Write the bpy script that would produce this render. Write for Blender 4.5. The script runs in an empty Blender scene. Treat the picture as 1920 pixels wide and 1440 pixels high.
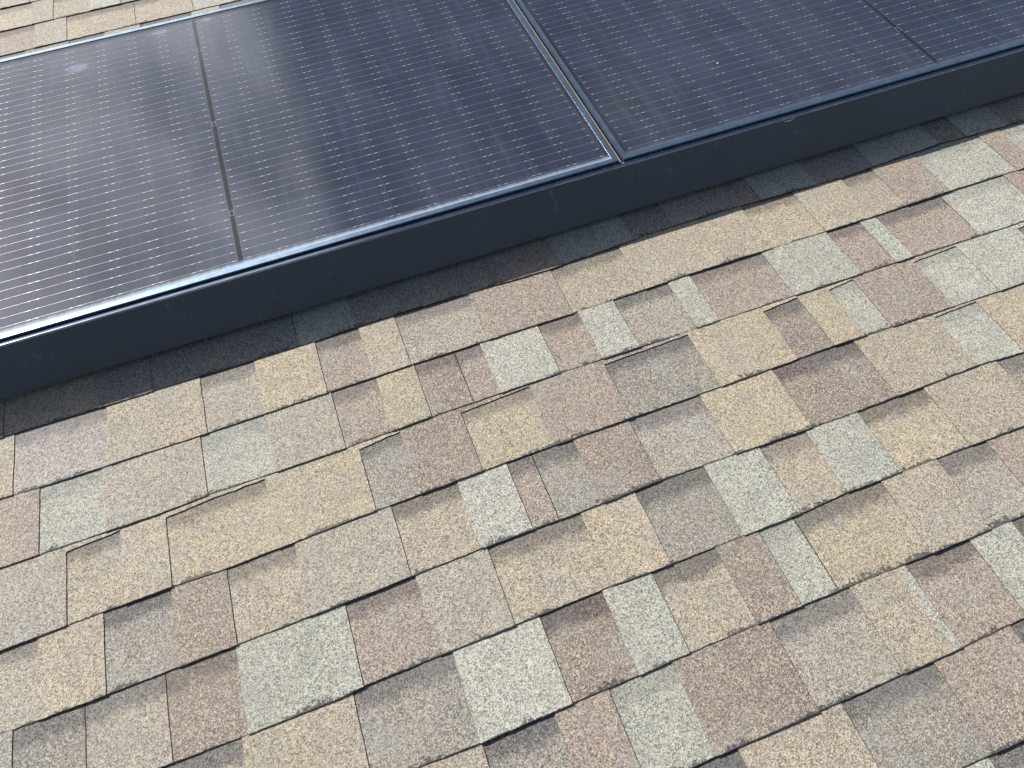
import bpy, bmesh, math, random
from mathutils import Matrix, Vector, noise

# ------------------------------------------------------------------ frame of reference
# Everything on the roof is laid out in roof coordinates: x along the eaves, y up the slope,
# z square to the roof.  ROOF turns those coordinates into world space (z up, metres).
PITCH = math.radians(22)
ROOF = Matrix.Translation((0, 0, 4.2)) @ Matrix.Rotation(PITCH, 4, 'X')
sc = bpy.context.scene
col = sc.collection

# ------------------------------------------------------------------ tuned values
EXPOSURE = 0.96
SKY = 0.042
CLOUD = 42.0
GLO, GHI = 0.3, 1.7
ROW0, ROWP, COLP = 0.0123, 0.1655, 0.0844
DUST0, LOWDUST, GSPEC = 0.018, 0.75, 0.7
GR0, GR1 = 0.07, 0.12
FRAMEC = (0.36, 0.47, 0.60)
SMEARS = ((-0.325, 0.905, 0.030, 0.018), (0.036, 0.995, 0.014, 0.010), (-0.10, 0.985, 0.03, 0.010))
PALETTE = {'T': (0.325, 0.282, 0.218), 'G': (0.355, 0.302, 0.217), 'L': (0.325, 0.345, 0.305), 'C': (0.365, 0.38, 0.34),
           'R': (0.255, 0.203, 0.175), 'B': (0.205, 0.162, 0.138), 'M': (0.285, 0.262, 0.225), 'D': (0.205, 0.195, 0.178),
           'P': (0.325, 0.298, 0.29)}

# ------------------------------------------------------------------ camera
cd = bpy.data.cameras.new('camera')
cam = bpy.data.objects.new('camera', cd)
col.objects.link(cam)
cd.sensor_width = 36.0
cd.lens = 23.725
cd.clip_start = 0.05
cd.clip_end = 500
R = ((0.936395, -0.348438, -0.041891), (-0.318530, -0.793718, -0.518218), (0.147317, 0.498600, -0.854222))
m = Matrix(((R[0][0], -R[1][0], -R[2][0], 0), (R[0][1], -R[1][1], -R[2][1], 0), (R[0][2], -R[1][2], -R[2][2], 1.18387), (0, 0, 0, 1)))
cam.matrix_world = ROOF @ m
sc.camera = cam

# ------------------------------------------------------------------ sky and sun
SUN = (ROOF.to_3x3() @ Vector((-0.56, 0.679, 0.471))).normalized()
elev = math.asin(SUN.z)
azim = math.atan2(SUN.x, SUN.y)
w = bpy.data.worlds.new('World')
sc.world = w
w.use_nodes = True
wt = w.node_tree
N, L = wt.nodes, wt.links
bg = N['Background']
bg.inputs[1].default_value = SKY
sky = N.new('ShaderNodeTexSky')
sky.sky_type = 'NISHITA'
sky.sun_disc = False
sky.sun_elevation = elev
sky.sun_rotation = azim
sky.dust_density = 1.5
tc = N.new('ShaderNodeTexCoord')
sep = N.new('ShaderNodeSeparateXYZ')
L.new(tc.outputs['Generated'], sep.inputs[0])
nz = N.new('ShaderNodeTexNoise')
nz.inputs['Scale'].default_value = 4.0
nz.inputs['Detail'].default_value = 7
nz.inputs['Roughness'].default_value = 0.6
L.new(tc.outputs['Generated'], nz.inputs['Vector'])
def wmath(op, a, b=None):
    n = N.new('ShaderNodeMath')
    n.operation = op
    for i, v in enumerate((a, b)):
        if v is None:
            continue
        if isinstance(v, (int, float)):
            n.inputs[i].default_value = v
        else:
            L.new(v, n.inputs[i])
    return n.outputs[0]
# a bank of thin white cloud over the western half of the sky (towards the sun)
side = wmath('ADD', sep.outputs[0], wmath('MULTIPLY', wmath('SUBTRACT', nz.outputs['Fac'], 0.5), 0.10))
mr = N.new('ShaderNodeMapRange')
mr.interpolation_type = 'SMOOTHSTEP'
mr.inputs['From Min'].default_value = 0.005
mr.inputs['From Max'].default_value = -0.06
L.new(side, mr.inputs['Value'])
mr2 = N.new('ShaderNodeMapRange')
mr2.inputs['From Min'].default_value = 0.38
mr2.inputs['From Max'].default_value = 0.62
mr2.inputs['To Min'].default_value = 0.20
L.new(nz.outputs['Fac'], mr2.inputs['Value'])
mr3 = N.new('ShaderNodeMapRange')
mr3.interpolation_type = 'SMOOTHSTEP'
mr3.inputs['From Min'].default_value = 0.10
mr3.inputs['From Max'].default_value = 0.40
L.new(sep.outputs[1], mr3.inputs['Value'])
up = wmath('MULTIPLY', wmath('GREATER_THAN', sep.outputs[2], 0.0), mr3.outputs[0])
fac = wmath('MULTIPLY', wmath('MULTIPLY', mr.outputs[0], mr2.outputs[0]), up)
mix = N.new('ShaderNodeMix')
mix.data_type = 'RGBA'
L.new(wmath('MULTIPLY', fac, 0.8), mix.inputs['Factor'])
L.new(sky.outputs[0], mix.inputs['A'])
mix.inputs['B'].default_value = (CLOUD * 0.95, CLOUD * 0.98, CLOUD * 1.03, 1)
L.new(mix.outputs['Result'], bg.inputs[0])

sd = bpy.data.lights.new('sun', 'SUN')
sd.energy = 4.8
sd.angle = math.radians(0.5)
sd.color = (1.0, 0.95, 0.88)
so = bpy.data.objects.new('sun', sd)
col.objects.link(so)
so.rotation_euler = SUN.to_track_quat('Z', 'Y').to_euler()
so.location = ROOF @ Vector((0, 0, 8))

sc.view_settings.view_transform = 'Standard'
sc.view_settings.look = 'None'
sc.view_settings.gamma = 1
sc.view_settings.exposure = EXPOSURE
sc.render.engine = 'CYCLES'
sc.cycles.max_bounces = 6

# ------------------------------------------------------------------ helpers
def tag(o, label=None, cat=None, group=None, kind=None):
    for k, v in (('label', label), ('category', cat), ('group', group), ('kind', kind)):
        if v:
            o[k] = v
    return o

def empty(name, local, label=None, cat=None, group=None):
    o = bpy.data.objects.new(name, None)
    o.empty_display_size = 0.1
    col.objects.link(o)
    o.matrix_world = ROOF @ local
    return tag(o, label, cat, group)

class MB:
    """collects vertices, faces, material slots and per-corner data into one mesh"""
    def __init__(s):
        s.v, s.f, s.mi, s.sm = [], [], [], []
        s.cd = {}
    def face(s, pts, mi=0, smooth=False):
        b = len(s.v)
        s.v += [tuple(p) for p in pts]
        s.f.append(tuple(range(b, b + len(pts))))
        s.mi.append(mi)
        s.sm.append(smooth)
    def box(s, x0, x1, y0, y1, z0, z1, mi=0):
        p = [(x, y, z) for z in (z0, z1) for y in (y0, y1) for x in (x0, x1)]
        b = len(s.v)
        s.v += p
        for q in ((0, 2, 3, 1), (4, 5, 7, 6), (0, 1, 5, 4), (2, 6, 7, 3), (0, 4, 6, 2), (1, 3, 7, 5)):
            s.f.append(tuple(b + i for i in q))
            s.mi.append(mi)
            s.sm.append(False)
    def build(s, name, mats, parent=None, bevel=0, weld=False):
        me = bpy.data.meshes.new(name)
        me.from_pydata(s.v, [], s.f)
        for m_ in (mats if isinstance(mats, (list, tuple)) else [mats]):
            me.materials.append(m_)
        me.polygons.foreach_set('material_index', s.mi)
        me.polygons.foreach_set('use_smooth', s.sm)
        me.update()
        if weld:
            bm = bmesh.new(); bm.from_mesh(me)
            bmesh.ops.remove_doubles(bm, verts=bm.verts, dist=1e-6)
            bmesh.ops.recalc_face_normals(bm, faces=bm.faces)
            bm.to_mesh(me); bm.free()
        o = bpy.data.objects.new(name, me)
        col.objects.link(o)
        if parent is not None:
            o.parent = parent
        if bevel:
            b = o.modifiers.new('bevel', 'BEVEL'); b.width = bevel; b.segments = 2; b.limit_method = 'ANGLE'
        return o

def material(name):
    m_ = bpy.data.materials.new(name)
    m_.use_nodes = True
    return m_, m_.node_tree.nodes, m_.node_tree.links, m_.node_tree.nodes['Principled BSDF']

class NT:
    """small node helper"""
    def __init__(s, N, L):
        s.N, s.L = N, L
    def put(s, sock, v):
        if isinstance(v, (int, float)):
            sock.default_value = v
        elif isinstance(v, tuple):
            sock.default_value = v if len(v) == len(sock.default_value) else v + (1,)
        else:
            s.L.new(v, sock)
    def math(s, op, a, b=0.0, c=None):
        n = s.N.new('ShaderNodeMath'); n.operation = op
        s.put(n.inputs[0], a); s.put(n.inputs[1], b)
        if c is not None: s.put(n.inputs[2], c)
        return n.outputs[0]
    def noise(s, vec, scale, detail=3, rough=0.55, dim='3D'):
        n = s.N.new('ShaderNodeTexNoise'); n.noise_dimensions = dim
        s.L.new(vec, n.inputs['Vector'])
        n.inputs['Scale'].default_value = scale; n.inputs['Detail'].default_value = detail; n.inputs['Roughness'].default_value = rough
        return n.outputs['Fac']
    def ramp(s, fac, stops, interp='LINEAR'):
        n = s.N.new('ShaderNodeValToRGB'); n.color_ramp.interpolation = interp
        e = n.color_ramp.elements
        while len(e) < len(stops): e.new(0.5)
        for i, (p, c) in enumerate(stops):
            e[i].position = p; e[i].color = (c + (1,)) if len(c) == 3 else c
        s.L.new(fac, n.inputs[0])
        return n.outputs[0]
    def range(s, v, a, b, c=0.0, d=1.0, smooth=True):
        n = s.N.new('ShaderNodeMapRange')
        if smooth: n.interpolation_type = 'SMOOTHSTEP'
        s.put(n.inputs['Value'], v)
        for k, x in (('From Min', a), ('From Max', b), ('To Min', c), ('To Max', d)): n.inputs[k].default_value = x
        return n.outputs[0]
    def mix(s, f, a, b, blend='MIX'):
        n = s.N.new('ShaderNodeMix'); n.data_type = 'RGBA'; n.blend_type = blend
        s.put(n.inputs['Factor'], f); s.put(n.inputs['A'], a); s.put(n.inputs['B'], b)
        return n.outputs['Result']
    def mapping(s, vec, scale, loc=(0, 0, 0)):
        n = s.N.new('ShaderNodeMapping'); s.L.new(vec, n.inputs[0])
        n.inputs['Scale'].default_value = scale; n.inputs['Location'].default_value = loc
        return n.outputs[0]

# ------------------------------------------------------------------ materials
def granule_material():
    """ceramic-granule shingle surface: colour blend of each tab comes from the 'blend' attribute,
    rgb = mean colour, the granules scatter about it; 'edge' uv = (distance to butt edge, distance to top)"""
    m_, N_, L_, P = material('shingle_granules')
    t = NT(N_, L_)
    at = N_.new('ShaderNodeAttribute'); at.attribute_name = 'blend'
    ob = N_.new('ShaderNodeTexCoord').outputs['Object']
    uv = N_.new('ShaderNodeUVMap'); uv.uv_map = 'edge'
    su = N_.new('ShaderNodeSeparateXYZ'); L_.new(uv.outputs[0], su.inputs[0])
    v = N_.new('ShaderNodeTexVoronoi'); v.inputs['Scale'].default_value = 640; L_.new(ob, v.inputs['Vector'])
    sc_ = N_.new('ShaderNodeSeparateColor'); L_.new(v.outputs['Color'], sc_.inputs[0])
    r, g, b = sc_.outputs
    v2 = N_.new('ShaderNodeTexVoronoi'); v2.inputs['Scale'].default_value = 340; L_.new(ob, v2.inputs['Vector'])
    sc2 = N_.new('ShaderNodeSeparateColor'); L_.new(v2.outputs['Color'], sc2.inputs[0])
    # value scatter
    val = t.range(r, 0.0, 1.0, GLO, GHI, False)
    base = t.mix(1.0, at.outputs['Color'], t.ramp(val, [(0, (0, 0, 0)), (1, (1, 1, 1))]), 'MULTIPLY')
    cn = N_.new('ShaderNodeCombineColor')
    for i in range(3): L_.new(val, cn.inputs[i])
    base = t.mix(1.0, at.outputs['Color'], cn.outputs[0], 'MULTIPLY')
    # odd granules of other colours
    odd = t.ramp(g, [(0, (0.045, 0.045, 0.05)), (0.20, (0.19, 0.235, 0.28)), (0.40, (0.60, 0.47, 0.27)), (0.60, (0.25, 0.19, 0.16)), (0.72, (0.62, 0.58, 0.48))], 'CONSTANT')
    base = t.mix(t.math('MULTIPLY', t.math('GREATER_THAN', b, 0.58), 0.52), base, odd)
    base = t.mix(t.math('MULTIPLY', t.math('GREATER_THAN', sc2.outputs[0], 0.86), 0.45), base, (0.05, 0.05, 0.055))
    base = t.mix(t.math('MULTIPLY', t.math('GREATER_THAN', sc2.outputs[1], 0.88), 0.40), base, (0.60, 0.52, 0.38))
    # patchy blend inside a tab
    n1 = t.noise(ob, 22, 4, 0.6)
    base = t.mix(t.range(n1, 0.35, 0.7, 0.0, 0.22), base, (0.17, 0.165, 0.165))
    n0 = t.noise(ob, 5, 3, 0.5)
    base = t.mix(t.range(n0, 0.35, 0.7, 0.0, 0.15), base, (0.33, 0.29, 0.22))
    n5 = N_.new('ShaderNodeTexNoise'); L_.new(ob, n5.inputs['Vector']); n5.inputs['Scale'].default_value = 11; n5.inputs['Detail'].default_value = 3
    base = t.mix(t.range(n5.outputs['Fac'], 0.50, 0.68, 0.0, 0.25), base, t.mix(1.0, (0.30, 0.31, 0.30), cn.outputs[0], 'MULTIPLY'))
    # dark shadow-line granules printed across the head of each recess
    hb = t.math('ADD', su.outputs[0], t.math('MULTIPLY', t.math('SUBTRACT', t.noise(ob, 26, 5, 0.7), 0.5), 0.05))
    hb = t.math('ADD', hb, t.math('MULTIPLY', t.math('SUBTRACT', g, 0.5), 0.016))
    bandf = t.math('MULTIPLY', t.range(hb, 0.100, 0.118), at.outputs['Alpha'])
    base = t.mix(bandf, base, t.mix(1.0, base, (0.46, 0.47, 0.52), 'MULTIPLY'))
    # worn asphalt specks and the scuffed butt edge
    ne = t.noise(ob, 150, 4, 0.7)
    nb = t.noise(ob, 14, 3, 0.6)
    reach = t.math('MULTIPLY', t.range(nb, 0.45, 0.70, 0.0010, 0.010), t.range(ne, 0.35, 0.65, 0.0, 1.5))
    scuff = t.math('LESS_THAN', su.outputs[0], reach)
    base = t.mix(t.math('MULTIPLY', scuff, 0.78), base, (0.028, 0.028, 0.032))
    sp = t.noise(ob, 60, 5, 0.75)
    base = t.mix(t.range(sp, 0.70, 0.76, 0.0, 0.75), base, (0.05, 0.05, 0.055))
    L_.new(base, P.inputs['Base Color'])
    P.inputs['Roughness'].default_value = 0.8
    P.inputs['Specular IOR Level'].default_value = 0.35
    bp = N_.new('ShaderNodeBump'); bp.inputs['Strength'].default_value = 0.55; bp.inputs['Distance'].default_value = 0.0012
    h = t.math('ADD', v.outputs['Distance'], t.math('MULTIPLY', t.noise(ob, 300, 2), 0.6))
    L_.new(h, bp.inputs['Height']); L_.new(bp.outputs[0], P.inputs['Normal'])
    return m_

def plain(name, color, rough=0.6, metal=0.0, bump=None, spec=0.5):
    m_, N_, L_, P = material(name)
    t = NT(N_, L_)
    ob = N_.new('ShaderNodeTexCoord').outputs['Object']
    n = t.noise(ob, 35, 4, 0.6)
    c2 = tuple(c * 0.8 for c in color)
    L_.new(t.mix(t.range(n, 0.35, 0.65), color, c2), P.inputs['Base Color'])
    P.inputs['Roughness'].default_value = rough
    P.inputs['Metallic'].default_value = metal
    P.inputs['Specular IOR Level'].default_value = spec
    if bump:
        bp = N_.new('ShaderNodeBump'); bp.inputs['Strength'].default_value = 0.4; bp.inputs['Distance'].default_value = bump[1]
        L_.new(t.noise(ob, bump[0], 3), bp.inputs['Height']); L_.new(bp.outputs[0], P.inputs['Normal'])
    return m_

def laminate_material():
    """dusty solar glass over dark half-cut cells; object coordinates are the panel's own u, v"""
    m_, N_, L_, P = material('solar_laminate')
    t = NT(N_, L_)
    ob = N_.new('ShaderNodeTexCoord').outputs['Object']
    s3 = N_.new('ShaderNodeSeparateXYZ'); L_.new(ob, s3.inputs[0])
    u, v_ = s3.outputs[0], s3.outputs[1]
    au = t.math('ABSOLUTE', u)
    q = t.math('DIVIDE', t.math('SUBTRACT', au, 0.008), COLP)
    fu = t.math('FRACT', q)
    du = t.math('MULTIPLY', t.math('MINIMUM', fu, t.math('SUBTRACT', 1.0, fu)), COLP)
    inside = t.math('MULTIPLY', t.math('GREATER_THAN', au, 0.0050), t.math('LESS_THAN', au, 0.008 + COLP * 10))
    qv = t.math('DIVIDE', t.math('SUBTRACT', v_, ROW0), ROWP)
    fv = t.math('FRACT', qv)
    dv = t.math('MULTIPLY', t.math('MINIMUM', fv, t.math('SUBTRACT', 1.0, fv)), ROWP)
    inside = t.math('MULTIPLY', inside, t.math('MULTIPLY', t.math('GREATER_THAN', v_, ROW0), t.math('LESS_THAN', v_, ROW0 + ROWP * 6)))
    # each cell its own slight shade
    wn = N_.new('ShaderNodeTexWhiteNoise')
    cb = N_.new('ShaderNodeCombineXYZ')
    L_.new(t.math('FLOOR', t.math('MULTIPLY', q, t.math('SIGN', u))), cb.inputs[0]); L_.new(t.math('FLOOR', qv), cb.inputs[1])
    L_.new(t.math('SIGN', u), cb.inputs[2])
    L_.new(cb.outputs[0], wn.inputs['Vector'])
    cell = t.mix(wn.outputs['Value'], (0.009, 0.013, 0.032), (0.017, 0.023, 0.050))
    # fine vertical finger lines
    cell = t.mix(t.math('MULTIPLY', t.math('GREATER_THAN', t.math('FRACT', t.math('MULTIPLY', u, 600.0)), 0.75), 0.35), cell, (0.05, 0.05, 0.06))
    gap = t.math('LESS_THAN', du, 0.0009)
    cell = t.mix(t.math('MULTIPLY', gap, 0.55), cell, (0.055, 0.055, 0.062))
    cell = t.mix(t.math('MULTIPLY', t.math('LESS_THAN', dv, 0.0009), 0.5), cell, (0.012, 0.012, 0.014))
    back = t.mix(0.5, (0.010, 0.010, 0.013), (0.014, 0.012, 0.014))
    cmid = t.math('LESS_THAN', au, 0.0040)
    back = t.mix(t.math('MULTIPLY', cmid, 0.9), back, (0.004, 0.004, 0.005))
    base = t.mix(inside, back, cell)
    # dust: thin film, thicker toward the lower frame, blotches and dried runs
    n1 = t.noise(t.mapping(ob, (1, 0.45, 1)), 3.2, 5, 0.62)
    n2 = t.noise(ob, 420, 2, 0.6)
    n3 = t.noise(t.mapping(ob, (14, 1.2, 1)), 3.0, 4, 0.6)
    dust = t.math('ADD', t.math('ADD', DUST0, t.range(n1, 0.35, 0.7, 0.0, 0.035)), t.range(n2, 0.3, 0.7, 0.0, 0.02))
    dust = t.math('ADD', dust, t.range(n3, 0.48, 0.75, 0.0, 0.030))
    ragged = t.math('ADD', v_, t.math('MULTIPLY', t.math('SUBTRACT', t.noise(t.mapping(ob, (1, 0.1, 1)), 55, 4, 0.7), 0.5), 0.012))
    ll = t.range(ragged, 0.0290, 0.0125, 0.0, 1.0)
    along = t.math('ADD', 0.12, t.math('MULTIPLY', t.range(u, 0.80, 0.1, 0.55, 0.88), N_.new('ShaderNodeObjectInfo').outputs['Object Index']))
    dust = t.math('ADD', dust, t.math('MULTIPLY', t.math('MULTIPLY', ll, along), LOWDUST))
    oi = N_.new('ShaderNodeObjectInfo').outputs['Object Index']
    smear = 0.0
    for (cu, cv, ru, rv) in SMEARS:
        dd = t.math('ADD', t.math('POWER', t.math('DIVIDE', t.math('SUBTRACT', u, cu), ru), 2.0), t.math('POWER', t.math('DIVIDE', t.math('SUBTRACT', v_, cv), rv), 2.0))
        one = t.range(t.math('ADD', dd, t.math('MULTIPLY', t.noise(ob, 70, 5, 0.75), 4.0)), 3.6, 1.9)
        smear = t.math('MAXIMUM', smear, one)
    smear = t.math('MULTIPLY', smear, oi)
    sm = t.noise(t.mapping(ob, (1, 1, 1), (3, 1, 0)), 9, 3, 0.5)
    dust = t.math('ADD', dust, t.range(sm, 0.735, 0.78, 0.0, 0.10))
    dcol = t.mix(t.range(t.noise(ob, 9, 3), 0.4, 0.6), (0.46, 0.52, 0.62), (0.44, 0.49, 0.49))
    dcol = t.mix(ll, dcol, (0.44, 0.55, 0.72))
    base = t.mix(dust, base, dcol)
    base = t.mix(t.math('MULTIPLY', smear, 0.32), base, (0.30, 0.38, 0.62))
    L_.new(base, P.inputs['Base Color'])
    P.inputs['IOR'].default_value = 1.5
    L_.new(t.range(n1, 0.3, 0.7, GR0, GR1), P.inputs['Roughness'])
    L_.new(t.math('ADD', 0.28, t.math('MULTIPLY', inside, GSPEC - 0.28)), P.inputs['Specular IOR Level'])
    return m_

def skirt_material():
    m_, N_, L_, P = material('painted_skirt')
    t = NT(N_, L_)
    ob = N_.new('ShaderNodeTexCoord').outputs['Object']
    n = t.noise(ob, 4, 5, 0.6)
    c = t.mix(t.range(n, 0.3, 0.7), (0.050, 0.066, 0.100), (0.062, 0.080, 0.118))
    sc_ = t.noise(t.mapping(ob, (1.0, 0.22, 0.22)), 75, 4, 0.8)
    area = t.range(t.noise(ob, 7, 2, 0.5), 0.47, 0.60)
    c = t.mix(t.math('MULTIPLY', t.math('MULTIPLY', t.range(sc_, 0.60, 0.72), area), 0.24), c, (0.35, 0.38, 0.42))
    dust = t.noise(ob, 500, 2, 0.5)
    c = t.mix(t.range(dust, 0.66, 0.80, 0.0, 0.12), c, (0.4, 0.4, 0.4))
    L_.new(c, P.inputs['Base Color'])
    L_.new(t.range(n, 0.3, 0.7, 0.30, 0.42), P.inputs['Roughness'])
    return m_

MAT = {
    'granule': granule_material(),
    'edge': plain('asphalt_edge', (0.028, 0.027, 0.028), 0.85, 0, (260, 0.001), 0.3),
    'lam': laminate_material(),
    'frame': plain('anodised_frame', FRAMEC, 0.27, 0.9),
    'framein': plain('frame_side', (0.03, 0.028, 0.026), 0.5, 0.3),
    'wire': plain('tinned_wire', (0.85, 0.85, 0.86), 0.36, 0.85),
    'pad': plain('solder_pad', (0.60, 0.61, 0.66), 0.5, 0.2),
    'ribbon': plain('ribbon_tinning', (0.17, 0.17, 0.19), 0.5, 0.2),
    'skirt': skirt_material(),
    'lip': plain('sky_sheen_lip', (0.26, 0.31, 0.40), 0.24, 0.9),  # sky reflection put into the colour: same skirt piece, made paler and metallic
    'rail': plain('mill_aluminium', (0.5, 0.5, 0.5), 0.4, 1.0),
    'seal': plain('gap_seal', (0.20, 0.18, 0.15), 0.6),
    'chan': plain('gap_channel', (0.07, 0.066, 0.058), 0.6),
    'dark': plain('black_rubber', (0.01, 0.01, 0.01), 0.8),
    'white': plain('dried_speck', (0.7, 0.68, 0.62), 0.8),
    'siding': plain('wall_siding', (0.42, 0.40, 0.36), 0.7),
    'fascia': plain('painted_fascia', (0.55, 0.53, 0.5), 0.5),
    'grass': plain('lawn', (0.09, 0.085, 0.06), 0.95, 0, (40, 0.02)),
}

# ------------------------------------------------------------------ the shingles
E_ = 0.143
Y0 = 1.0981
PAL = PALETTE
# butt-line and tab layout of the roof, metres along the eaves: row -> (colour left of the first seam, [(x, seam, colour)])
ROWS = {0: ('D', [(-0.502, 1, 'D'), (-0.191, 1, 'L'), (-0.063, 0, 'D'), (0.166, 1, 'D'), (0.263, 0, 'R'), (0.422, 1, 'L'), (0.526, 0, 'L'), (0.606, 1, 'D'), (0.708, 0, 'M'), (0.828, 1, 'R'), (0.943, 0, 'L'), (1.095, 1, 'D'), (1.254, 0, 'L'), (1.453, 1, 'B'), (1.531, 0, 'L'), (1.652, 1, 'R')]),
        1: ('T', [(-0.78, 1, 'P'), (-0.597, 0, 'T'), (-0.405, 1, 'M'), (-0.289, 0, 'G'), (-0.157, 1, 'R'), (-0.059, 0, 'T'), (0.023, 1, 'M'), (0.196, 0, 'R'), (0.391, 1, 'T'), (0.565, 0, 'T'), (0.886, 1, 'G'), (1.025, 0, 'T'), (1.158, 1, 'T'), (1.246, 0, 'R'), (1.37, 1, 'L'), (1.56, 0, 'R'), (1.62, 1, 'L')]),
        2: ('R', [(-0.731, 1, 'L'), (-0.613, 0, 'M'), (-0.421, 1, 'L'), (-0.289, 0, 'M'), (-0.151, 1, 'R'), (-0.055, 0, 'G'), (0.028, 1, 'B'), (0.117, 1, 'R'), (0.175, 0, 'C'), (0.307, 1, 'R'), (0.402, 0, 'C'), (0.487, 1, 'M'), (0.62, 0, 'L'), (0.674, 1, 'R'), (0.857, 0, 'L'), (1.025, 1, 'R'), (1.114, 0, 'L'), (1.158, 1, 'R'), (1.337, 1, 'C'), (1.518, 0, 'R')]),
        3: ('M', [(-0.684, 1, 'T'), (-0.586, 0, 'T'), (-0.503, 1, 'G'), (-0.313, 0, 'G'), (-0.127, 1, 'D'), (-0.042, 0, 'B'), (0.085, 1, 'G'), (0.234, 0, 'R'), (0.399, 1, 'D'), (0.594, 0, 'G'), (0.773, 1, 'B'), (0.86, 0, 'G'), (0.934, 1, 'L'), (0.998, 0, 'R'), (1.15, 1, 'C'), (1.266, 0, 'C')]),
        4: ('T', [(-0.624, 1, 'D'), (-0.506, 0, 'B'), (-0.408, 1, 'T'), (-0.283, 0, 'M'), (-0.099, 1, 'T'), (0.032, 0, 'C'), (0.132, 1, 'R'), (0.183, 1, 'D'), (0.271, 0, 'B'), (0.389, 1, 'M'), (0.545, 0, 'G'), (0.71, 1, 'B'), (0.903, 0, 'T'), (1.094, 1, 'C'), (1.202, 0, 'G')]),
        5: ('M', [(-0.772, 1, 'D'), (-0.66, 1, 'M'), (-0.53, 1, 'B'), (-0.411, 0, 'L'), (-0.221, 1, 'R'), (-0.092, 0, 'M'), (0.043, 1, 'T'), (0.224, 0, 'G'), (0.335, 1, 'D'), (0.478, 0, 'L'), (0.594, 1, 'T'), (0.694, 0, 'L'), (0.81, 1, 'G'), (0.962, 0, 'T'), (1.136, 1, 'D')]),
        6: ('M', [(-0.422, 0, 'T'), (-0.241, 1, 'D'), (-0.069, 0, 'C'), (0.086, 1, 'B'), (0.203, 0, 'L'), (0.296, 1, 'T'), (0.421, 0, 'B'), (0.506, 1, 'L'), (0.577, 1, 'G'), (0.764, 0, 'T'), (0.885, 1, 'M'), (0.995, 0, 'R')]),
        7: ('T', [(-0.068, 1, 'D'), (0.054, 0, 'R'), (0.148, 1, 'L'), (0.262, 0, 'B'), (0.441, 1, 'M'), (0.597, 0, 'T'), (0.69, 0, 'L'), (0.708, 1, 'R'), (0.838, 0, 'L')]),
        8: ('M', [(0.223, 1, 'D'), (0.298, 0, 'T'), (0.48, 1, 'D'), (0.652, 0, 'R'), (0.802, 1, 'D')]),
        9: ('T', [(0.502, 0, 'L'), (0.64, 1, 'D')]),
        -10: ('R', [(-0.747, 0, 'M'), (-0.649, 1, 'G'), (-0.437, 1, 'T'), (-0.256, 1, 'C')]),
        -11: ('G', [(-0.754, 0, 'M'), (-0.689, 1, 'T'), (-0.574, 0, 'C'), (-0.476, 1, 'R')])}
DEV = {1: [(-0.786, 0.0033), (-0.156, -0.0032), (0.026, 0.0006), (0.39, -0.0089), (0.735, 0.0032), (0.829, 0.0015), (1.163, -0.0119), (1.449, -0.0021), (1.699, -0.0146)],
       2: [(-0.803, 0.0046), (-0.733, 0.0011), (-0.425, -0.0007), (-0.154, 0.0017), (0.026, 0.0028), (0.407, -0.0012), (0.658, 0.0011), (0.82, -0.0009), (1.156, -0.0063), (1.365, -0.0049), (1.578, -0.0094)],
       3: [(-0.798, 0.0023), (-0.73, 0.0023), (-0.504, 0.0022), (-0.417, 0.0062), (-0.16, 0.0057), (0.032, 0.0102), (0.309, 0.0103), (0.585, 0.0047), (0.666, 0.0065), (0.86, 0.0036), (1.164, -0.0011), (1.454, -0.0071)],
       4: [(-0.794, -0.0083), (-0.682, -0.006), (-0.503, -0.0045), (-0.411, -0.0072), (-0.194, -0.0003), (0.087, 0.0042), (0.384, 0.004), (0.508, 0.0015), (0.862, 0.0028), (0.996, -0.0018), (1.327, -0.0084)],
       5: [(-0.79, -0.0026), (-0.623, -0.0037), (-0.405, -0.0021), (-0.226, -0.0001), (-0.097, 0.0025), (0.043, 0.0047), (0.227, 0.0033), (0.391, 0.0067), (0.809, -0.0032), (1.093, -0.0013), (1.2, -0.0095)],
       6: [(-0.549, 0.0001), (-0.415, -0.0026), (-0.259, -0.0022), (-0.217, 0.0011), (0.044, 0.0026), (0.228, 0.0036), (0.356, 0.0008), (0.508, 0.001), (0.602, -0.0003), (0.695, 0.0043), (0.957, 0.0006), (1.081, -0.0011)],
       7: [(-0.171, 0.002), (-0.068, -0.0004), (0.086, 0.0006), (0.282, 0.002), (0.508, 0.0025), (0.761, -0.0006), (0.954, -0.002)],
       8: [(0.222, -0.0017), (0.265, -0.0005), (0.48, -0.0025), (0.695, -0.0025), (0.829, -0.0005)],
       9: [(0.596, 0.0016), (0.704, 0.0002)]}
XL, XR = -2.3, 3.6
K0, K1 = -17, 13                       # courses from the ridge side down to the eaves
random.seed(11)
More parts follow.
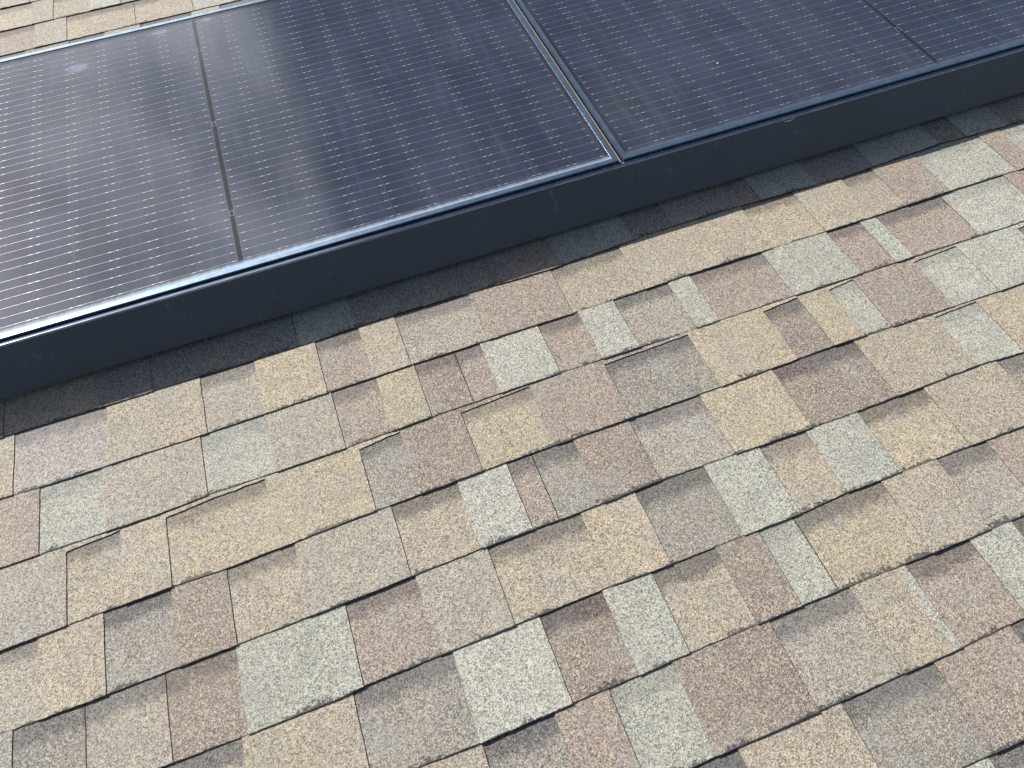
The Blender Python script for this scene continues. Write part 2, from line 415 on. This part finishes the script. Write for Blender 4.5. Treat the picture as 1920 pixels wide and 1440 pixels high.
def course_segments(k):
    """(x0, x1, raised, colour key, band)"""
    rng = random.Random(1000 + k)
    bounds = []
    if k in ROWS:
        lk, L_ = ROWS[k]
        bounds = [[x, l, c] for x, l, c in L_]
        first = bounds[0][0]
    else:
        lk, first = None, XL + rng.uniform(0.02, 0.12)
        bounds = [[first, rng.randint(0, 1), rng.choice('TTGLMMDRRBC')]]
    # outward, made up
    right = bounds[-1]
    while right[0] < XR - 0.18:
        right = [right[0] + rng.choice((0.09, 0.11, 0.13, 0.16, 0.19)), 1 - right[1], rng.choice('TTGLMMDRRBC')]
        bounds.append(right)
    x = first
    segs_left = []
    flag = bounds[0][1]
    c = lk or 'T'
    x1 = first
    while x1 > XL + 0.18:
        x0 = x1 - rng.choice((0.09, 0.11, 0.13, 0.16, 0.19))
        segs_left.append((x0, x1, flag, c))
        flag, c, x1 = 1 - flag, rng.choice('TTGLMMDRRBC'), x0
    segs_left.append((XL, x1, flag, c))
    out = list(reversed(segs_left))
    for i, (x, l, c) in enumerate(bounds):
        nx = bounds[i + 1][0] if i + 1 < len(bounds) else XR
        out.append((x, nx, 1 - l, c))
    # a segment whose left boundary is a seam ('l' = 1) is recessed
    return out

def dev(k, x):
    d = DEV.get(k)
    if not d:
        return 0.004 * noise.noise(Vector((x * 1.3, k * 7.7, 0)))
    if x <= d[0][0]: base = d[0][1]
    elif x >= d[-1][0]: base = d[-1][1]
    else:
        base = 0
        for (a, p), (b, q) in zip(d, d[1:]):
            if a <= x <= b:
                base = p + (q - p) * (x - a) / max(b - a, 1e-6); break
    return base

def edge_y(k, x):
    return Y0 - k * E_ + dev(k, x)

SEAM = {(k, round(x, 3)): 1 for k, (c0, L_) in ROWS.items() for x, l, c in L_ if l}
LAY = 0.00125                                                 # one shingle layer
def build_course(k, parent):
    """one course, whose butt edge is the line k+1 and whose top disappears under the course above (line k)"""
    mb = MB()
    blend, edge = [], []
    rng = random.Random(77 + k)
    def put(pts, colr, eds, mi, smooth=True):
        mb.face(pts, mi, smooth)
        for p_, e in zip(pts, eds):
            blend.append((colr if isinstance(colr[0], float) else colr) + (1.0,))
            edge.append(e)
    segs = course_segments(k)
    jit = {}
    def fy(x, layer):                                        # butt edge of this course, slightly ragged
        return edge_y(k + 1, x) + 0.0008 * noise.noise(Vector((x * 45, k * 3.1, layer))) + 0.0006 * noise.noise(Vector((x * 160, k * 3.1, layer)))
    def lift(x, s):                                          # s 0 at butt, 1 at line above
        und = 0.0011 * noise.noise(Vector((x * 6, k * 5.3 + s, 1.0)))
        return und - (1 - (1 - s)) * 2 * LAY
    top_off = {3: 0.0120, 1: 0.0}.get(k, 0.0)
    back = 0.035
    rise0 = 0.0012 * (1 + noise.noise(Vector((k * 2.7, 0, 0))))
    for si, (x0, x1, raised, c) in enumerate(segs):
        colr = PAL[c]
        f = 1.0 + rng.uniform(-0.05, 0.05)
        colr = tuple(v * f for v in colr)
        if si and not raised and not segs[si - 1][2] and SEAM.get((k, round(x0, 3))):
            x0 += 0.0016                                     # butt joint between two shingles of the course
        n = max(2, int((x1 - x0) / 0.008))
        xs = [x0 + (x1 - x0) * i / n for i in range(n + 1)]
        toff = top_off
        if k in (4,) and 1.05 < x0 < 1.15: toff = 0.009
        if k not in ROWS and rng.random() < 0.15: toff = 0.008
        z_top = lambda x, s: lift(x, s) + (0 if raised else -LAY)
        skew = 0.0
        # side edge raggedness
        def sx(x, s):
            if x == x0 or x == x1:
                key = round(x, 4)
                return x + 0.0009 * noise.noise(Vector((key * 31, s * 9, k)))
            return x
        rows_s = [0, 0.02, 0.06, 0.14, 0.3, 0.5, 0.7, 0.86, 1.0]
        grid = []
        for s_ in rows_s:
            grid.append([])
            for x in xs:
                yb = fy(x, 1 if raised else 2) + (0.0008 * (0 if raised else 1))
                yt = edge_y(k, x)
                y = yb + (yt - yb) * s_
                if s_ == 1.0: y = yt + back
                ss = s_ if s_ < 1 else 1 + back / E_
                grid[-1].append((sx(x, s_), y, z_top(x, ss)))
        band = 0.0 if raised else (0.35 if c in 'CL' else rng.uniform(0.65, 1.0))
        for a in range(len(rows_s) - 1):
            for i in range(n):
                p = [grid[a][i], grid[a][i + 1], grid[a + 1][i + 1], grid[a + 1][i]]
                dlo, dhi = rows_s[a] * E_, rows_s[a + 1] * E_
                mb.face(p, 0, True)
                for (pp, s_) in zip(p, (rows_s[a], rows_s[a], rows_s[a + 1], rows_s[a + 1])):
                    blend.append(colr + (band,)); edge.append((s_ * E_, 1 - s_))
        # butt face
        h = 2 * LAY if raised else LAY
        h += 0.0003
        for i in range(n):
            a_, b_ = grid[0][i], grid[0][i + 1]
            e_ = 8e-6
            mb.face([(a_[0], a_[1] + 0.0006, a_[2] - h - 0.0010), (b_[0], b_[1] + 0.0006, b_[2] - h - 0.0010), (b_[0], b_[1] - e_, b_[2]), (a_[0], a_[1] - e_, a_[2])], 1, False)
            for _ in range(4): blend.append((0.03, 0.03, 0.03, 0)); edge.append((0, 1))
        # side walls of raised teeth
        if raised:
            for side in (0, n):
                for a in range(len(rows_s) - 1):
                    e_ = 8e-6 if side else -8e-6
                    p, q = grid[a][side], grid[a + 1][side]
                    p, q = (p[0] + e_, p[1], p[2]), (q[0] + e_, q[1], q[2])
                    pl, ql = (p[0], p[1], p[2] - LAY - 0.001), (q[0], q[1], q[2] - LAY - 0.001)
                    mb.face([p, q, ql, pl] if side else [q, p, pl, ql], 1, False)
                    for _ in range(4): blend.append((0.03, 0.03, 0.03, 0)); edge.append((0, 1))
        elif toff > 0:
            # the upper layer of the recess ends a little below the course above
            colt = PAL[segs[si - 1][3]] if si else colr
            for i in range(n):
                xa, xb = xs[i], xs[i + 1]
                ja = 0.0016 * noise.noise(Vector((xa * 50, k, 9))); jb = 0.0016 * noise.noise(Vector((xb * 50, k, 9)))
                # the strip tapers away towards its right end
                ta = toff * (1 - 0.55 * (xa - x0) / (x1 - x0)); tb = toff * (1 - 0.55 * (xb - x0) / (x1 - x0))
                ya, yb = edge_y(k, xa) - ta + ja, edge_y(k, xb) - tb + jb
                za, zb = lift(xa, 0.95) + 0.45 * LAY, lift(xb, 0.95) + 0.45 * LAY
                yt = (edge_y(k, xa) + 0.006, edge_y(k, xb) + 0.006)
                mb.face([(xa, ya, za), (xb, yb, zb), (xb, yt[1], zb - 0.0010), (xa, yt[0], za - 0.0010)], 0, True)
                for e in ((0.02, 1), (0.02, 1), (0.06, 1), (0.06, 1)): blend.append(colt + (0.0,)); edge.append(e)
                mb.face([(xa, ya, za - 2 * LAY - 0.001), (xb, yb, zb - 2 * LAY - 0.001), (xb, yb - 8e-6, zb), (xa, ya - 8e-6, za)], 1, False)
                for _ in range(4): blend.append((0.03, 0.03, 0.03, 0)); edge.append((0, 1))
    # close the back and underside so that the course is a slab of real thickness
    ylo, yhi = edge_y(k + 1, XL) , Y0 - k * E_ + back
    o = mb.build('shingle_course', [MAT['granule'], MAT['edge']], parent)
    me = o.data
    ca = me.color_attributes.new('blend', 'FLOAT_COLOR', 'CORNER')
    ca.data.foreach_set('color', [c_ for q in blend for c_ in q])
    ul = me.uv_layers.new(name='edge')
    ul.data.foreach_set('uv', [c_ for q in edge for c_ in q])
    # weld for smooth shading inside a material
    bm = bmesh.new(); bm.from_mesh(me)
    bmesh.ops.remove_doubles(bm, verts=bm.verts, dist=1e-7)
    bm.to_mesh(me); bm.free()
    return o

house = empty('house', Matrix.Identity(4), 'house under a low pitched roof of mixed tan, grey and rose brown asphalt shingles', 'house')
rb = MB()
YB, YT = Y0 - (K1 + 1) * E_, Y0 - K0 * E_
rb.box(XL - 0.02, XR + 0.02, YB + 0.01, YT + 0.1, -0.05, -0.0125)
roof = rb.build('roof', MAT['edge'], house)
tag(roof, 'sloping roof laid with weathered laminated asphalt shingles in tan, grey and rose brown')
for k in range(K0, K1 + 1):
    build_course(k, roof)
fb = MB()
fb.box(XL - 0.02, XR + 0.02, YB - 0.02, YB + 0.005, -0.2, -0.012)
fb.build('fascia', MAT['fascia'], house)
inv = (ROOF.inverted())
# walls under the roof, built upright in world space
wb = MB()
def wpt(x, y, z):                                            # world -> roof coordinates
    return tuple(inv @ Vector((x, y, z)))
ya = (ROOF @ Vector((0, YB + 0.35, 0))).y
yb_ = (ROOF @ Vector((0, YT, 0))).y
za = (ROOF @ Vector((0, YB + 0.35, -0.06))).z
zb = (ROOF @ Vector((0, YT, -0.06))).z
XA, XB = XL + 0.25, XR - 0.25
for quad in (((XA, ya, 0), (XB, ya, 0), (XB, ya, za), (XA, ya, za)), ((XA, yb_, 0), (XA, ya, 0), (XA, ya, za), (XA, yb_, zb)),
             ((XB, ya, 0), (XB, yb_, 0), (XB, yb_, zb), (XB, ya, za)), ((XB, yb_, 0), (XA, yb_, 0), (XA, yb_, zb), (XB, yb_, zb))):
    wb.face([wpt(*p) for p in quad])
wb.build('wall', MAT['siding'], house)
gb = MB()
gb.face([(-200, -200, 0), (200, -200, 0), (200, 200, 0), (-200, 200, 0)])
ground = gb.build('ground', MAT['grass'])
tag(ground, kind='structure')

# ------------------------------------------------------------------ solar panels
HW, PH, GAP = 0.87268, 1.03133, 0.01482
ARR = Matrix.Translation((-0.24773, 1.11151, 0.10754)) @ Matrix.Rotation(-0.008459, 4, 'Z')
FW = 0.0115                                                   # visible frame face
def ring(mb, pts_out, pts_in, mi=0):
    n = len(pts_out)
    for i in range(n):
        j = (i + 1) % n
        mb.face([pts_out[i], pts_out[j], pts_in[j], pts_in[i]], mi)

def make_panel(u0, label):
    root = empty('solar_panel', ARR @ Matrix.Translation((u0, 0, 0)), label, 'solar panel', 'solar panels in a row on the shingle roof')
    # frame: a hollow aluminium section mitred round the laminate, chamfered inner lip
    mb = MB()
    def rect(d, z): return [(-HW + d, d, z), (HW - d, d, z), (HW - d, PH - d, z), (-HW + d, PH - d, z)]
    prof = [(0, -0.034), (0, 0.0), (FW - 0.0004, 0.0), (FW, -0.0016), (FW, -0.034)]
    for (d0, z0), (d1, z1) in zip(prof, prof[1:] + prof[:1]):
        ring(mb, rect(d0, z0), rect(d1, z1))
    mb.build('frame', MAT['frame'], root, weld=True)
    mb = MB()
    mb.box(-HW + FW - 0.004, HW - FW + 0.004, FW - 0.004, PH - FW + 0.004, -0.0065, -0.0018)
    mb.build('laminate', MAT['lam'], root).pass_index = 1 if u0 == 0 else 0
    # busbar wires, half round, lying along the strings
    mb = MB(); pd = MB()
    zt = -0.00178
    rw = 0.00042
    for r in range(6):
        for j in range(6):
            v = ROW0 + 0.0172 + r * ROWP + j * 0.0262
            for a, b in ((-0.008 - COLP * 10 + 0.004, -0.0055), (0.0055, 0.008 + COLP * 10 - 0.004)):
                P_ = [(-rw, 0), (-rw * 0.75, rw * 0.66), (0, rw), (rw * 0.75, rw * 0.66), (rw, 0)]
                for (y0, z0), (y1, z1) in zip(P_, P_[1:]):
                    mb.face([(a, v + y0, zt + z0), (a, v + y1, zt + z1), (b, v + y1, zt + z1), (b, v + y0, zt + z0)][::-1], 0, True)
            for c in range(10):
                for sg in (-1, 1):
                    for off in (0.008, COLP - 0.008):
                        uu = sg * (0.008 + c * COLP + off)
                        pd.box(uu - 0.0036, uu + 0.0036, v - 0.00062, v + 0.00062, zt, zt + 0.00034)
    mb.build('busbar_wires', MAT['wire'], root, weld=True)
    pd.build('solder_pads', MAT['pad'], root)
    for v in (PH / 2 - 0.336, PH / 2 - 0.002, PH / 2 + 0.336):
        mb = MB()
        for du in (-0.0052, 0.0040): mb.box(du, du + 0.0012, v - 0.010, v + 0.010, zt, zt + 0.0002)
        for dv in (-0.0095, 0.0035, 0.0088): mb.box(-0.0038, 0.0038, v + dv - 0.0005, v + dv + 0.0005, zt, zt + 0.0002)
        mb.build('ribbon_joint', MAT['ribbon'], root)
    return root

p1 = make_panel(0.0, 'glare streaked solar panel with a dusty whitish lower edge, left of the gap')
p2 = make_panel(2 * HW + GAP, 'darker clean looking solar panel right of the gap between the panels')

# strip lying in the gap between the two panels
gs = empty('gap_strip', ARR @ Matrix.Translation((HW + GAP / 2, 0, -0.006)), 'dull brown narrow strip filling the gap between the two solar panels', 'trim strip')
mb = MB()
mb.box(-GAP / 2 + 0.0020, -GAP / 2 + 0.0068, -0.0045, PH, -0.006, 0.0035)
mb.build('cover', MAT['seal'], gs)
mb = MB()
mb.box(-GAP / 2 + 0.0012, GAP / 2 - 0.0012, -0.002, PH, -0.024, -0.0062)
mb.build('channel', MAT['chan'], gs)

# skirt pieces along the lower edge
def make_skirt(ua, ub, label):
    root = empty('array_skirt', ARR @ Matrix.Translation((ua, 0, 0)), label, 'skirt', 'black metal skirt pieces along the lower edge of the solar panels')
    ln = ub - ua
    prof = [(-0.0032, -0.020), (-0.0032, -0.0072), (-0.0036, -0.0066), (-0.0120, -0.0068), (-0.0130, -0.0076), (-0.0136, -0.0100),
            (-0.0690, -0.0955), (-0.0700, -0.0975), (-0.0672, -0.0968), (-0.0662, -0.0950), (-0.0110, -0.0105), (-0.0052, -0.0096), (-0.0050, -0.020)]
    mb = MB()
    n = 60
    xs = [ln * i / n for i in range(n + 1)]
    def pt(i, q):
        x = xs[i]
        wav = 0.0006 * noise.noise(Vector(((x + ua) * 3.0, q[1] * 8, 0.5)))
        return (x, q[0] + wav, q[1])
    for i in range(n):
        for qi, (q0, q1) in enumerate(zip(prof, prof[1:] + prof[:1])):
            mb.face([pt(i, q0), pt(i, q1), pt(i + 1, q1), pt(i + 1, q0)], 1 if qi in (1, 2, 3, 4) else 0)
    for i, rev in ((0, 0), (n, 1)):
        pts = [pt(i, q) for q in prof]
        mb.face(pts if rev else pts[::-1])
    mb.build('skirt_panel', [MAT['skirt'], MAT['lip']], root, weld=True)
    return root, ua
UJ = 0.908
s1, a1 = make_skirt(-HW, UJ - 0.0002, 'long black metal skirt under the lower edge of the glare lit left solar panel')
s2, a2 = make_skirt(UJ + 0.0002, 3 * HW + GAP, 'black metal skirt under the darker right solar panel, with a curved white scratch')
def speck(parent, u, y, z, r, name='dried_speck'):
    bm = bmesh.new()
    bmesh.ops.create_icosphere(bm, subdivisions=2, radius=r)
    for v in bm.verts:
        v.co = Vector((v.co.x * 1.4, v.co.y, v.co.z * 0.5)) + Vector((u, y, z)) + v.co * 0.3 * noise.noise(v.co * 900)
    me = bpy.data.meshes.new(name); bm.to_mesh(me); bm.free(); me.materials.append(MAT['white'])
    o = bpy.data.objects.new(name, me); col.objects.link(o); o.parent = parent
    return o
for u in (0.835, 0.862, 0.898): speck(s1, u - a1, -0.0052, -0.0062, 0.0011)
for u in (0.912, 0.917, 0.922, 0.956, 0.982, 1.60): speck(s2, u - a2, -0.0052, -0.0064, 0.0011)
speck(s2, 1.785 - a2, -0.0128, -0.0080, 0.0014)
speck(p2, 1.2605 - 2 * HW - GAP, 0.236, -0.0016, 0.0022)
mb = MB()                                                    # curved scratch
def on(u, d):                                                # point at depth d down the sloping face
    return (u - a2, -0.0136 - d * 0.545 - 0.0004, -0.0100 - d * 0.839 + 0.0002)
for i in range(18):
    t0, t1 = i / 18, (i + 1) / 18
    d0, d1 = [0.0008 + 0.0042 * math.sin(math.pi * t) ** 0.8 - 0.0012 * t for t in (t0, t1)]
    w0, w1 = [0.0004 + 0.0018 * math.sin(math.pi * t) for t in (t0, t1)]
    mb.face([on(1.300 + 0.034 * t0, d0), on(1.300 + 0.034 * t1, d1), on(1.300 + 0.034 * t1, d1 + w1), on(1.300 + 0.034 * t0, d0 + w0)])
mb.build('scratch', MAT['white'], s2)

# mounting rails and feet that carry the array (out of sight under it)
for vy, word in ((0.22, 'lower'), (0.80, 'upper')):
    r_ = empty('mounting_rail', ARR @ Matrix.Translation((-HW, vy, -0.034)), 'aluminium mounting rail under the ' + word + ' half of the solar panels', 'rail', 'mounting rails under the solar panels')
    mb = MB()
    L2 = 4 * HW + GAP
    mb.box(0, L2, -0.019, 0.019, -0.040, -0.0005)
    mb.build('rail_bar', MAT['rail'], r_, bevel=0.002)
    for i in range(4):
        xx = 0.25 + i * (L2 - 0.5) / 3
        mb = MB()
        mb.box(xx - 0.025, xx + 0.025, -0.045, 0.045, -0.0735, -0.068)
        mb.box(xx - 0.025, xx + 0.025, -0.026, -0.0195, -0.068, -0.012)
        mb.build('foot', MAT['rail'], r_)
